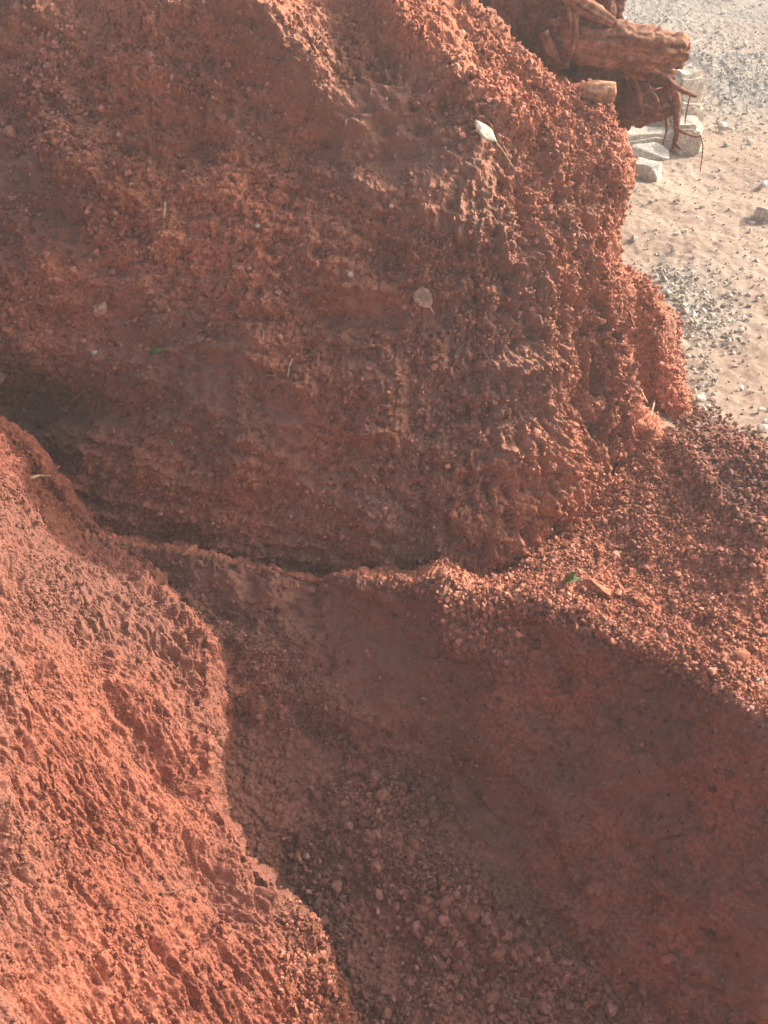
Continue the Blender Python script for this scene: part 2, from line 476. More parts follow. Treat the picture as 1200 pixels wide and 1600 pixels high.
# ------------------------------------------------------------------ 3. the tall bank
mc = [-1000, -400, -100, 0, 130, 260, 400, 520, 640, 760, 860, 930]
Ttop = dict(zip(mc, [0, 0, 0, 0, 0, 0, 0, 0, 0, 14, 88, 138]))
Ytop = dict(zip(mc, [7.4, 6.9, 6.5, 6.4, 6.25, 6.12, 6.02, 6.0, 6.02, 6.02, 5.98, 5.95]))
Bpy = dict(zip(mc, [860, 880, 890, 895, 900, 905, 915, 918, 922, 905, 815, 768]))
Ybase = dict(zip(mc, [6.2, 5.6, 5.1, 4.93, 4.74, 4.60, 4.50, 4.44, 4.38, 4.33, 4.6, 4.84]))
ff = [0, .13, .28, .45, .56, .69, .84, 1]
gg = [0, .235, .42, .57, .66, .77, .89, 1]
MB_ = []
for c in mc:
    yt, yb = Ytop[c], Ybase[c]
    if Ttop[c] == 0:
        line = [P(c, -40, yt + 2.6), P(c, -75, yt + 1.4), P(c, -85, yt + 0.55)]
    else:
        t = Ttop[c]
        line = [P(c, t + 160, yt + 2.6), P(c, t + 60, yt + 1.3), P(c, t + 14, yt + 0.5)]
    for f_, g_ in zip(ff, gg):
        y = yt + (yb - yt) * g_
        py = Ttop[c] + (Bpy[c] - Ttop[c]) * f_
        if c <= 130 and 0.6 < f_ < 0.8: y += 0.14 * (1 if c < 130 else .5)     # undercut at the left
        if c <= 130 and 0.8 < f_ < 0.9: y += 0.08 * (1 if c < 130 else .5)
        line.append(P(c, py, y))
    lb = line[-1]
    line.append(lb + np.array([0, -0.05, -0.6]) * S)
    MB_.append(line)
# right outline of the bank, then two columns wrapping round its back
sil = [(950, 158, 6.0), (963, 215, 5.8), (972, 300, 5.62), (956, 395, 5.46), (964, 470, 5.36), (978, 570, 5.22), (1004, 650, 5.12), (1050, 722, 5.1)]
for dpx, dY, dpy in [(0, 0, 0), (-14, 0.55, 6), (-150, 2.2, 20)]:
    line = [P(sil[0][0] - 40 + dpx, sil[0][1] + 180, 8.6 + dY), P(sil[0][0] - 20 + dpx, sil[0][1] + 70, 7.2 + dY), P(sil[0][0] - 6 + dpx, sil[0][1] + 14, 6.4 + dY)]
    for a, b, y in sil: line.append(P(a + dpx, b + dpy, y + dY))
    line.append(line[-1] + np.array([0, -0.05, -0.6]) * S)
    MB_.append(line)

def bank_off(p, n, px, py):
    h = fbm(p, 1.6, 3, 301) * 0.060 + fbm(p, 4.5, 4, 311) * 0.050
    right = sstep(560, 900, px) * sstep(150, 330, py)
    up = sstep(330, 120, py)
    left = sstep(420, 200, px)
    # upright flutes on the right-hand corner
    qv = p * [1, 1, 0.30]
    fl = 1 - np.abs(fbm(qv, 17, 3, 321)) * 1.6
    h += right * (fl - 0.4) * 0.048
    h += (0.3 + 0.7 * right) * fbm(p * [1, 1, 0.45], 22, 3, 325) * 0.018
    # level ledges across the middle
    ql = p * [0.35, 0.35, 1.0]
    h += (1 - right) * (fbm(ql, 14, 3, 331) * 0.022 + fbm(ql * [1, 1, 1.3], 30, 3, 333) * .012)
    # diagonal ridges on the upper part, falling to the right
    dgn = np.stack([p[:, 0] * 0.35 + p[:, 2] * -0.2, p[:, 1] * .6, p[:, 2] + p[:, 0] * 0.75], 1)
    h += up * fbm(dgn, 6.5, 4, 341) * 0.042
    h += fbm(p, 30, 3, 351) * 0.012
    # crumb cover: thick in places, dusty smooth elsewhere
    cov = sstep(-0.35, 0.15, fbm(p, 3.0, 4, 361) + 0.35 * right + 0.25 * left + 0.35 * sstep(560, 700, py))
    cov = 0.18 + 0.82 * cov
    h += cov * (crumbs(p, 0.032, 371) * 0.016 + crumbs(p * [1, 1, .7], 0.018, 381) * 0.016) + fbm(p, 75, 2, 353) * 0.004
    # explicit features: (px, py, radius x, radius y, angle, outward metres)
    for cx, cy, rx, ry, ang, d in [(330, 60, 150, 45, 30, .06), (440, 80, 140, 55, 35, .10), (640, 60, 150, 40, 45, .05), (420, 240, 190, 60, 5, -.07), (70, 640, 110, 42, 5, -.10),
                                   (110, 560, 120, 26, 5, .05), (900, 300, 60, 62, 0, -.05), (640, 320, 150, 40, 25, .05), (120, 250, 34, 170, -28, .075), (60, 420, 90, 30, 10, .04), (230, 330, 90, 22, 35, .045),
                                   (700, 150, 150, 26, 35, -.015), (840, 560, 22, 260, 0, .045), (900, 640, 26, 190, 4, -.03), (720, 560, 40, 150, 0, -.03),
                                   (580, 440, 110, 26, 5, .035), (560, 500, 130, 20, 5, -.03), (870, 740, 50, 70, -40, .04), (960, 620, 18, 110, 0, .035), (520, 860, 200, 40, 0, -.03)]:
        a = math.radians(ang); dx, dy = px - cx, py - cy
        e = ((dx * math.cos(a) + dy * math.sin(a)) / rx) ** 2 + ((-dx * math.sin(a) + dy * math.cos(a)) / ry) ** 2
        h += d * np.exp(-e)
    h *= 1 - .45 * sstep(900, 950, px) * sstep(520, 420, py)
    return n * h[:, None]

g, nrm, su, sv, flip = relief(MB_, bank_off)
o = build('earth_bank', g, flip, M['bank'])
bp_ = g.reshape(-1, 3); bx_, by_, _ = project(bp_)
dr = np.zeros(len(bp_))
for cx, cy, rx, ry, s_ in [(905, 330, 75, 130, 1.), (430, 190, 170, 50, .8), (760, 500, 190, 80, .7), (960, 460, 40, 120, .8), (560, 470, 160, 40, .7), (60, 660, 120, 50, .8)]:  # grey-brown soil patches that also paint shade on the right face and left hollow
    dr = np.maximum(dr, s_ * np.exp(-((bx_ - cx) / rx) ** 2 - ((by_ - cy) / ry) ** 2))
dr = np.clip(dr * (1 + .8 * fbm(bp_, 7, 4, 391)), 0, .9)
at_ = o.data.attributes.new('grey_shade', 'FLOAT', 'POINT'); at_.data.foreach_set('value', dr.astype(np.float32))
tag(o, 'tall crumbling red earth bank, mostly in shade, filling the upper left', 'bank', kind='structure')
BANK = (g, nrm)

# small heap showing behind the bank's right foot
hp = []
for dpx, col in enumerate([[(900, 430, 6.3), (900, 500, 6.1), (900, 580, 6.05), (900, 660, 6.0)],
                           [(965, 432, 6.2), (965, 500, 6.05), (965, 580, 6.0), (965, 665, 5.92)],
                           [(1012, 448, 6.15), (1015, 510, 6.05), (1020, 580, 5.98), (1025, 665, 5.88)],
                           [(1032, 492, 6.15), (1042, 545, 6.02), (1051, 595, 5.9), (1060, 652, 5.75)],
                           [(1046, 505, 6.6), (1054, 555, 6.5), (1064, 605, 6.35), (1070, 655, 6.15)],
                           [(960, 520, 7.6), (960, 570, 7.5), (960, 620, 7.3), (960, 660, 7.1)]]):
    l = [P(*q) for q in col]
    l = [l[0] + np.array([-.02, .9, -.35]) * S, l[0] + np.array([-.02, .3, -.05]) * S] + l + [l[-1] + np.array([0, 0, -.5]) * S]
    hp.append(l)
def heap_off(p, n, px, py):
    h = fbm(p, 5, 4, 401) * 0.035 + fbm(p, 20, 3, 405) * 0.01 + crumbs(p, 0.03, 411) * 0.014 + crumbs(p, 0.015, 421) * 0.006
    return n * h[:, None]
g, nrm, su, sv, flip = relief(hp, heap_off)
o = build('earth_mound', g, flip, M['bank'])
tag(o, 'small rounded red earth mound behind the right foot of the bank', 'earth mound', kind='structure')
HEAP = (g, nrm)

# ------------------------------------------------------------------ 4. the yard
ZY = -0.30 * S
def yard_mat():
    m = bpy.data.materials.new('yard_dirt'); m.use_nodes = True
    nt = m.node_tree; L = nt.links.new
    b = nt.nodes['Principled BSDF']; b.inputs['Roughness'].default_value = 0.95; b.inputs['Specular IOR Level'].default_value = 0.1
    geo = nd(nt, 'ShaderNodeNewGeometry')
    n1 = nd(nt, 'ShaderNodeTexNoise'); n1.inputs['Scale'].default_value = 1.1; n1.inputs['Detail'].default_value = 8; n1.inputs['Roughness'].default_value = .65
    L(geo.outputs['Position'], n1.inputs['Vector'])
    r1 = ramp(nt, [(0.35, (0.27, 0.20, 0.15)), (0.5, (0.325, 0.245, 0.19)), (0.66, (0.38, 0.295, 0.235))]); L(n1.outputs['Fac'], r1.inputs['Fac'])
    # grey track and rubble dust, stronger far away
    at = nd(nt, 'ShaderNodeAttribute', attribute_name='tint')
    mx = nd(nt, 'ShaderNodeMix', data_type='RGBA'); L(at.outputs['Fac'], mx.inputs[0])
    L(r1.outputs['Color'], mx.inputs[6]); mx.inputs[7].default_value = (0.27, 0.260, 0.23, 1)
    n2 = nd(nt, 'ShaderNodeTexNoise'); n2.inputs['Scale'].default_value = 35; n2.inputs['Detail'].default_value = 5; n2.inputs['Roughness'].default_value = .7
    L(geo.outputs['Position'], n2.inputs['Vector'])
    r2 = ramp(nt, [(0.32, (0.86, 0.84, 0.82)), (0.5, (1, 1, 1)), (0.68, (1.25, 1.25, 1.25))]); L(n2.outputs['Fac'], r2.inputs['Fac'])
    m2 = nd(nt, 'ShaderNodeMix', data_type='RGBA', blend_type='MULTIPLY'); m2.inputs[0].default_value = 1
    L(mx.outputs[2], m2.inputs[6]); L(r2.outputs['Color'], m2.inputs[7]); L(m2.outputs[2], b.inputs['Base Color'])
    bp = nd(nt, 'ShaderNodeBump'); bp.inputs['Strength'].default_value = .4; bp.inputs['Distance'].default_value = .007
    n3 = nd(nt, 'ShaderNodeTexNoise'); n3.inputs['Scale'].default_value = 90; n3.inputs['Detail'].default_value = 5
    L(geo.outputs['Position'], n3.inputs['Vector']); L(n3.outputs['Fac'], bp.inputs['Height']); L(bp.outputs['Normal'], b.inputs['Normal'])
    return m
M['yard'] = yard_mat()
xs = np.concatenate([np.array([-300, -120, -50, -20, -10, -6, -4, -3, -2, -1.2, -.6, -.3, 0, .15, .3, .37]), np.arange(0.45, 4.6, 0.0095), np.array([4.8, 5.2, 6, 8, 12, 20, 50, 120, 300])])
ys = [-60, -20, -6, -2, 0, 1.5, 2.6, 3.0]
y = 3.2
while y < 13.5: ys.append(y); y += 0.0026 * y
ys += [14, 15, 17, 20, 26, 40, 80, 150, 300]
ys = np.array(ys)
gx, gy = np.meshgrid(xs, ys, indexing='ij')
p = np.stack([gx.ravel(), gy.ravel(), np.zeros(gx.size)], 1)
dens = ((p[:, 0] > .4) & (p[:, 0] < 4.6) & (p[:, 1] > 3.1) & (p[:, 1] < 13.6))
z = np.zeros(len(p))
pd = p[dens]
upx, upy, _ = project(pd + [0, 0, ZY])
hh = fbm(pd, 0.7, 3, 501) * 0.05 + fbm(pd, 4, 4, 511) * 0.007 + fbm(pd, 18, 3, 521) * 0.006
rub = np.clip(sstep(-0.1, 0.35, fbm(pd, 1.7, 4, 531)), 0, 1)
def blob(cx, cy, rx, ry): return np.exp(-((upx - cx) / rx) ** 2 - ((upy - cy) / ry) ** 2)
grey = np.clip(0.9 * blob(1085, 500, 75, 42) + 0.8 * blob(1060, 440, 60, 30) + .9 * blob(1130, 115, 150, 50) + .6 * blob(1180, 150, 60, 40)
               + 0.8 * sstep(80, 20, upy) + 0.45 * blob(1100, 620, 30, 50) + .5 * blob(985, 20, 80, 25), 0, 1)
berm = blob(1120, 110, 170, 26)
hh += berm * (0.10 + 0.06 * fbm(pd, 3, 3, 77)) + grey * 0.02
hh += crumbs(pd, 0.05, 541) * (0.002 + 0.012 * grey + .005 * rub) + crumbs(pd, 0.028, 551) * 0.003
z[dens] = hh
edge_y = 3.4 + 1.5 * sstep(0.75, 0.35, p[:, 0])
dip = sstep(0.15, -0.15, p[:, 1] - edge_y) * sstep(-6, -4, p[:, 0]) * sstep(8, 5, p[:, 0]) * sstep(-4, -1, p[:, 1])
z = ZY + z - 2.2 * dip
tint = np.zeros(len(p)); tint[dens] = grey * (0.75 + .25 * fbm(pd, 6, 2, 5))
tint[~dens] = 0.5
p[:, 2] = z
o = mesh_obj('ground', p, grid_faces(len(xs), len(ys)), M['yard'], tint=tint)
tag(o, 'pale dusty dirt yard with grey rubble behind the red bank', 'ground', kind='structure')
pn = np.zeros_like(p[dens]); pn[:, 2] = 1
YARD = (p[dens], pn)
SURF.append(YARD)

# ------------------------------------------------------------------ finding places on the built surfaces
AP = np.concatenate([s[0] for s in SURF]).astype(np.float32)
AN = np.concatenate([s[1] for s in SURF]).astype(np.float32)
QX, QY, QD = project(AP)
QX = QX.astype(np.float32); QY = QY.astype(np.float32); QD = QD.astype(np.float32)
def hit_yard(px, py):
    q = P(px, py, 1.0) - np.array([0, 0, 3 * S]); c = np.array([0, 0, 3 * S]) + q * ((ZY + .01 - 3 * S) / q[2])
    return c, np.array([0, 0, 1.0]), project(c)[2]
def hit(px, py, r=3.0):
    m = np.nonzero((np.abs(QX - px) < r) & (np.abs(QY - py) < r))[0]
    if len(m) == 0: return hit(px, py, r * 2)
    dmin = QD[m].min()
    k = m[QD[m] < dmin + 0.03]
    n = AN[k].mean(axis=0); n /= np.linalg.norm(n)
    return AP[k].mean(axis=0).astype(float), n.astype(float), dmin
# coarse depth map so that gravel is not spent on hidden ground
cell = 6
gxn, gyn = 1200 // cell + 1, 1600 // cell + 1
ZB = np.full(gxn * gyn, 99.0, np.float32)
inn = (QX >= 0) & (QX < 1200) & (QY >= 0) & (QY < 1600)
np.minimum.at(ZB, (QX[inn] // cell).astype(int) * gyn + (QY[inn] // cell).astype(int), QD[inn])
ZB = ZB.reshape(gxn, gyn)

# ------------------------------------------------------------------ stones
import bmesh
def ico(sub):
    bm = bmesh.new(); bmesh.ops.create_icosphere(bm, subdivisions=sub, radius=1)
    v = np.array([x.co[:] for x in bm.verts]); f = np.array([[w.index for w in x.verts] for x in bm.faces]); bm.free()
    return v, f
ICO = {k: ico(k) for k in (1, 2, 3, 4, 5, 6)}
def rock_shape(sub, seed, angular=0.5, flat=.42):
    v, f = ICO[sub]
    r = np.random.default_rng(seed)
    w = v.copy()
    for _ in range(9):                       # chop flat facets
        n = r.normal(size=3); n /= np.linalg.norm(n)
        d = r.uniform(0.3, 0.75)
        k = w @ n - d
        w = w - np.clip(k, 0, None)[:, None] * n * (0.55 + angular * .45)
    w *= (1 + 0.12 * fbm(v + seed, 1.6, 2, seed))[:, None]
    if sub >= 3: w *= (1 + 0.05 * fbm(v + seed, 5, 3, seed + 3))[:, None]
    w *= r.uniform(flat, 1.15, 3)
    return w / np.abs(w).max(), f
def rand_rot(n, r):
    q = r.normal(size=(n, 4)); q /= np.linalg.norm(q, axis=1, keepdims=True)
    a, b, c, d = q.T
    return np.stack([np.stack([1 - 2 * (c * c + d * d), 2 * (b * c - a * d), 2 * (b * d + a * c)], 1),
                     np.stack([2 * (b * c + a * d), 1 - 2 * (b * b + d * d), 2 * (c * d - a * b)], 1),
                     np.stack([2 * (b * d - a * c), 2 * (c * d + a * b), 1 - 2 * (b * b + c * c)], 1)], 1)
LIB = [rock_shape(1, 900 + k, 0.8) for k in range(8)]
LIBP = [rock_shape(2, 950 + k, 0.6) for k in range(8)]

def gravel(name, surf, n, prob, med, mat, label, cat, sigma=0.35, maxs=0.02, sink=0.25, seed=1, fine=False, tintmid=0.5):
    pos, nor = surf[0].reshape(-1, 3), surf[1].reshape(-1, 3)
    r = np.random.default_rng(seed)
    px, py, d = project(pos)
    ok = (px > -150) & (px < 1480) & (py > -80) & (py < 1680)
    ci = np.clip((px // cell).astype(int), 0, gxn - 1); cj = np.clip((py // cell).astype(int), 0, gyn - 1)
    inside = (px >= 0) & (px < 1200) & (py >= 0) & (py < 1600)
    ok &= (~inside) | (d < ZB[ci, cj] + 0.25)
    idx = np.nonzero(ok)[0]
    w = np.clip(prob(pos[idx], px[idx], py[idx]), 0, 1) + 1e-9
    idx = r.choice(idx, size=n, replace=True, p=w / w.sum())
    s = np.minimum(med * np.exp(r.normal(0, sigma, n)), maxs)
    lib = LIBP if fine else LIB
    V, Fc, Tn = [], [], []; off = 0
    kind = r.integers(0, len(lib), n)
    jit = r.normal(0, 0.004, (n, 3))
    for k, (v, f) in enumerate(lib):
        sel = np.nonzero(kind == k)[0]
        if len(sel) == 0: continue
        R = rand_rot(len(sel), r)
        vv = np.einsum('nij,vj->nvi', R, v) * s[sel][:, None, None]
        c = pos[idx[sel]] + nor[idx[sel]] * (s[sel] * (1 - sink) * 0.55)[:, None] + jit[sel]
        vv = vv + c[:, None, :]
        V.append(vv.reshape(-1, 3))
        Fc.append((f[None] + (np.arange(len(sel)) * len(v))[:, None, None] + off).reshape(-1, 3))
        t = np.clip(r.normal(tintmid, 0.30, len(sel)), 0, 1)
        Tn.append(np.repeat(t, len(v)))
        off += vv.shape[0] * vv.shape[1]
    o = mesh_obj(name, np.concatenate(V), np.concatenate(Fc), mat, smooth=False, origin=np.zeros(3), tint=np.concatenate(Tn))
    tag(o, label, cat, kind='stuff')
    return o

tg, tn, rc, rb = TERR
shelf_s = (tg[:, :rc + 14], tn[:, :rc + 14]); wall_s = (tg[:, rc:rb + 1], tn[:, rc:rb + 1]); floor_s = (tg[:, rb - 30:], tn[:, rb - 30:])
def pn_shelf(p, px, py): return sstep(650, 800, px + .6 * (py - 900) * (px < 800)) * (0.25 + sstep(-.3, .3, fbm(p, 3.5, 3, 3)))
gravel('shelf_gravel', shelf_s, 23000, pn_shelf, 0.0052, M['gravel'], 'loose sunlit red pebbles covering the shelf right of the bank', 'gravel', seed=2, maxs=0.02)
gravel('shelf_gravel', shelf_s, 700, pn_shelf, 0.010, M['gravel'], 'coarser red pebbles lying among the finer ones on the shelf', 'gravel', seed=22, maxs=0.03, fine=True, sink=0.4)
gravel('shelf_gravel', shelf_s, 5000, lambda p, px, py: sstep(-10, 10, px - (1010 + (py - 650) * .85)) * sstep(850, 800, py), 0.0085, M['pitgravel'], 'brown rounded pebbles on the back of the shelf next to the yard', 'gravel', seed=23, maxs=0.02, fine=True, sink=.3)
def pn_floor(p, px, py):
    a = np.exp(-((px - 575 - (py - 1240) * 0.10) / 70) ** 2) * sstep(1190, 1230, py) * sstep(1420, 1330, py)
    b = sstep(1290, 1400, py) * sstep(-40, 40, px - 455) * sstep(50, -50, px - (620 + (py - 1270) * 1.1))
    return 0.03 + a + b * (0.12 + 0.88 * sstep(-.1, .4, fbm(p, 5, 3, 5)))
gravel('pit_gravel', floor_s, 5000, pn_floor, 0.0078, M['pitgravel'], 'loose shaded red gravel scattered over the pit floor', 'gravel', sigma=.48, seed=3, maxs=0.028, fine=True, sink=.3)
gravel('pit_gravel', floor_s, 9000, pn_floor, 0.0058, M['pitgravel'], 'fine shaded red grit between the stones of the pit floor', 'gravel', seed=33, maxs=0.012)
gravel('crest_crumbs', wall_s, 900, lambda p, px, py: np.exp(-((px - 735 - (py - 935) * .6) / 34) ** 2) * sstep(1045, 1000, py) + .25 * sstep(22, 0, np.abs(py - np.interp(px, [320, 620, 740, 850, 950, 1080, 1200], [868, 908, 935, 960, 985, 1050, 1112]))) * sstep(560, 660, px),
       0.0072, M['gravel'], 'crumbly red lumps along the sunlit lip of the pit right of centre', 'earth crumbs', seed=44, maxs=0.018, sink=.3)
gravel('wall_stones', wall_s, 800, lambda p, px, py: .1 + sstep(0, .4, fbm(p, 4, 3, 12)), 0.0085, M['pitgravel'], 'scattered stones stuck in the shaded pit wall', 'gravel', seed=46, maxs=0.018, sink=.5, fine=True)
def pn_wall(p, px, py):
    a = np.exp(-((px - 400 - (py - 1000) * .7) / 70) ** 2) * sstep(900, 1000, py)
    return 0.06 + a * .8 + 0.14 * sstep(.1, .5, fbm(p, 5, 3, 8)) + .15 * sstep(40, 0, np.abs(py - np.interp(px, [320, 620, 950, 1200], [870, 915, 990, 1118])))
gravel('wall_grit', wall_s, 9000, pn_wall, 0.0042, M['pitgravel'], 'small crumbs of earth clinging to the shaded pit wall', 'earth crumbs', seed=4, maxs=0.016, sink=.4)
def pn_bank(p, px, py):
    right = sstep(600, 850, px) * sstep(150, 300, py)
    c = sstep(-0.25, 0.2, fbm(p, 3.0, 4, 361) + 0.25 * right + 0.25 * sstep(420, 200, px) + 0.35 * sstep(560, 700, py))
    return 0.10 + c
gravel('bank_crumbs', BANK, 19000, pn_bank, 0.0058, M['gravel'], 'fine crumbs and pebbles stuck in the face of the tall bank', 'earth crumbs', seed=5, maxs=0.02, sink=.4, tintmid=.42)
gravel('bank_crumbs', BANK, 1500, lambda p, px, py: .06 + .9 * sstep(420, 150, px) * sstep(650, 500, py) + .4 * sstep(650, 850, px) * sstep(380, 200, py),
       0.0095, M['gravel'], 'larger pebbles stuck in the upper left of the tall bank', 'earth crumbs', seed=55, maxs=0.03, sink=.5, fine=True)
def pn_streak(p, px, py):
    cx = np.interp(py, [40, 130, 230, 330, 420], [70, 62, 105, 165, 230])
    return np.exp(-((px - cx) / 38) ** 2) * sstep(20, 60, py) * sstep(430, 340, py) + .6 * np.exp(-((px - 330) / 60) ** 2 - ((py - 120) / 30) ** 2) + .5 * np.exp(-((px - 780) / 90) ** 2 - ((py - 140) / 60) ** 2)
gravel('bank_crumbs', BANK, 1500, pn_streak, 0.0085, M['gravel'], 'sunlit crumbs gathered in a streak down the upper left of the bank', 'earth crumbs', seed=57, maxs=0.02, sink=.1, tintmid=.6)
gravel('mound_crumbs', HEAP, 1500, lambda p, px, py: np.ones(len(p)), 0.0075, M['gravel'], 'crumbs of red earth on the small mound behind the bank foot', 'earth crumbs', seed=6, maxs=0.02, sink=.4)
gravel('slope_crumbs', SLOPE, 3500, lambda p, px, py: .15 + sstep(0, .4, fbm(p, 5, 3, 9)), 0.0052, M['slope'], 'small crumbs of red earth on the sunlit left slope', 'earth crumbs', seed=7, maxs=0.016, sink=.3)

gravel('slope_gravel', SLOPE, 1500, lambda p, px, py: sstep(425, 455, px) * sstep(1390, 1430, py) * sstep(1640, 1570, py), 0.0068, M['gravel'],
       'sunlit orange gravel at the lower right tip of the left slope', 'gravel', seed=71, maxs=0.016, sink=.4, tintmid=.4)
def plain(name, c, rough=0.85, var=0.25, scale=12, bump=.3, spec=.25):
    lo = tuple(x * (1 - var) for x in c); hi = tuple(min(1, x * (1 + var)) for x in c)
    return soil_mat(name, lo, c, hi, scale=scale, bump=bump, rough=rough, spec=spec)
M['pale'] = plain('pale_stone', (0.50, 0.48, 0.42), scale=8)
M['greygravel'] = soil_mat('grey_rubble', (0.36, 0.33, 0.28), (0.45, 0.42, 0.36), (0.54, 0.51, 0.46), scale=4, tint=True, rough=.9)
def grey_at(px, py):
    b = lambda cx, cy, rx, ry: np.exp(-((px - cx) / rx) ** 2 - ((py - cy) / ry) ** 2)
    return 1.0 * b(1085, 500, 70, 36) + .8 * b(1050, 445, 60, 22) + .7 * b(1130, 115, 150, 40) + .6 * b(1100, 610, 22, 40) + .25 * b(985, 20, 80, 25) + .3 * b(1130, 200, 60, 12)
gravel('yard_rubble', YARD, 5600, lambda p, px, py: .02 + grey_at(px, py), 0.0078, M['greygravel'], 'grey broken stone rubble strewn over the dirt yard', 'rubble', sigma=.45, seed=8, sink=.55, maxs=0.045)
gravel('yard_rubble', YARD, 4500, lambda p, px, py: .5 + 0 * px, 0.0062, M['greygravel'], 'fine pale grit scattered over the dirt yard', 'rubble', sigma=.45, seed=88, sink=.55, maxs=0.03)

gravel('spilled_pebbles', YARD, 1100, lambda p, px, py: np.exp(-((py - (655 + (px - 1060) * .42)) / 26) ** 2) * sstep(1040, 1070, px), 0.0078, M['pitgravel'],
       'brown pebbles spilled from the shelf onto the edge of the pale yard', 'gravel', seed=91, maxs=0.02, sink=.4)
def frame_to(n):
    n = Vector(n); q = n.to_track_quat('Z', 'Y').to_matrix()
    return np.array(q)
NST = [0]
def stone(px, py, wpx, label, mat, cat='stone', name='stone', shape=(1, .8, .62), group=None, sink=.35, ang=None, sub=3, angular=.6, tint=None):
    """one stone resting on the surface seen at (px, py), wpx photo pixels wide"""
    p, n, d = hit_yard(px, py) if mat is M.get('rock') else hit(px, py)
    NST[0] += 1
    v, f = rock_shape(sub, 3000 + NST[0] * 7, angular, .85)
    r = wpx / 2 * d / F
    v = v * np.array(shape) * r * 1.15
    a = random.uniform(0, 6.28) if ang is None else math.radians(ang)
    R = np.array([[math.cos(a), -math.sin(a), 0], [math.sin(a), math.cos(a), 0], [0, 0, 1]])
    B = frame_to(n * .6 + np.array([0, -.1, .5]))
    v = (v @ R.T) @ B.T + p + n * r * shape[2] * (1 - 2 * sink) * .7
    o = mesh_obj(name, v, f, mat, smooth=True, origin=p, tint=np.full(len(v), .5 if tint is None else tint))
    tag(o, label, cat, group)
    return o

G1 = 'stones gathered in the pit'
for px, py, w, lab in [(598, 1246, 30, 'rounded reddish stone at the top of the loose stones in the pit'),
                       (583, 1302, 26, 'leftmost of the bigger stones clustered in the pit'),
                       (605, 1310, 22, 'upright narrow stone wedged in the middle of the pit cluster'),
                       (622, 1318, 34, 'largest flat topped stone in the pit cluster'),
                       (640, 1335, 22, 'squarish stone at the lower right of the pit cluster'),
                       (657, 1287, 24, 'stone lying apart on the right above the pit cluster'),
                       (588, 1332, 18, 'small stone at the lower left of the pit cluster'),
                       (662, 1425, 30, 'broad dark stone half sunk in the middle of the pit gravel'),
                       (680, 1432, 22, 'reddish stone touching the broad dark stone in the pit gravel'),
                       (752, 1465, 30, 'elongated pinkish stone in the middle right of the pit gravel'),
                       (725, 1411, 16, 'small orange stone bright against the pit gravel'),
                       (770, 1560, 34, 'big dark stone near the bottom edge right of centre'),
                       (730, 1508, 26, 'brown stone midway down the pit gravel'),
                       (600, 1548, 24, 'rounded dark stone near the bottom edge left of centre'),
                       (850, 1490, 24, 'stone at the upper right margin of the pit gravel'),
                       (880, 1560, 28, 'stone at the far right margin of the pit gravel'),
                       (660, 1370, 18, 'small stone just under the pit cluster')]:
    stone(px, py, w, lab, M['pitgravel'], group=G1, tint=.62)
stone(1048, 1500, 30, 'round red lump half buried low in the shaded pit wall', M['wall'], cat='earth clod', name='earth_clod')
stone(925, 1148, 20, 'small lump on the upper part of the shaded pit wall', M['wall'], cat='earth clod', name='earth_clod')
stone(700, 1188, 26, 'flat lump in the middle of the shaded pit wall', M['wall'], cat='earth clod', name='earth_clod')
stone(626, 905, 26, 'rounded clod standing on the thin sunlit crest', M['slope'], cat='earth clod', name='earth_clod', sink=.2)
stone(300, 862, 44, 'long low clod lying along the crest at the left', M['bank'], cat='earth clod', name='earth_clod', shape=(1, .35, .35), ang=10, sink=.3)
stone(1155, 1030, 40, 'large brown stone among the pebbles near the right edge of the shelf', M['gravel'], shape=(1, .8, .6), tint=.3)
stone(1135, 1030, 22, 'mid sized stone left of the large brown one on the shelf', M['gravel'], tint=.3)
stone(1189, 1064, 14, 'small whitish pebble near the right edge of the shelf crest', M['pale'])
stone(937, 930, 50, 'dark flat earth slab standing tilted on the front of the shelf', M['bank'], cat='earth clod', name='earth_clod', shape=(1, .5, .55), ang=20, sink=.15, angular=1)
stone(1075, 845, 46, 'dark wedge shaped clod at the back of the shelf', M['bank'], cat='earth clod', name='earth_clod', shape=(1, .5, .5), ang=25, sink=.25, angular=1)
stone(900, 848, 30, 'brown clod on the shelf near the foot of the bank', M['gravel'], cat='earth clod', name='earth_clod', tint=.35)
M['tanstone'] = plain('tan_stone', (0.50, 0.30, 0.20), scale=10)
stone(160, 486, 30, 'pale tan stone with a sunlit face stuck in the left of the bank', M['tanstone'], shape=(.8, .8, 1))
stone(5, 590, 24, 'pale stone at the left edge above the dark hollow', M['tanstone'])
stone(3, 522, 18, 'greyish stone at the left edge higher than the dark hollow', M['tanstone'])
stone(403, 352, 13, 'small oval whitish pebble in the shaded middle of the bank', M['pale'], shape=(.6, .9, .5), ang=90)
stone(372, 207, 20, 'flat reddish stone chip in the upper shaded part of the bank', M['gravel'], tint=.8, shape=(1, .4, .3), ang=10)
stone(271, 121, 14, 'small orange pebble high on the bank left of centre', M['tanstone'])
stone(182, 425, 26, 'brown stone bulging from the bank above the pale tan stone', M['gravel'], tint=.6)
stone(147, 360, 18, 'reddish stone in the left of the bank halfway up', M['gravel'], tint=.7)
stone(773, 627, 14, 'bright pebble low on the right part of the bank face', M['tanstone'])
stone(548, 429, 12, 'tiny white chip near the middle of the bank', M['pale'])
stone(148, 552, 12, 'small greenish white chip on the ledge above the dark hollow', M['pale'])
stone(20, 310, 18, 'brown pebble close to the left edge high on the bank', M['gravel'], tint=.6)

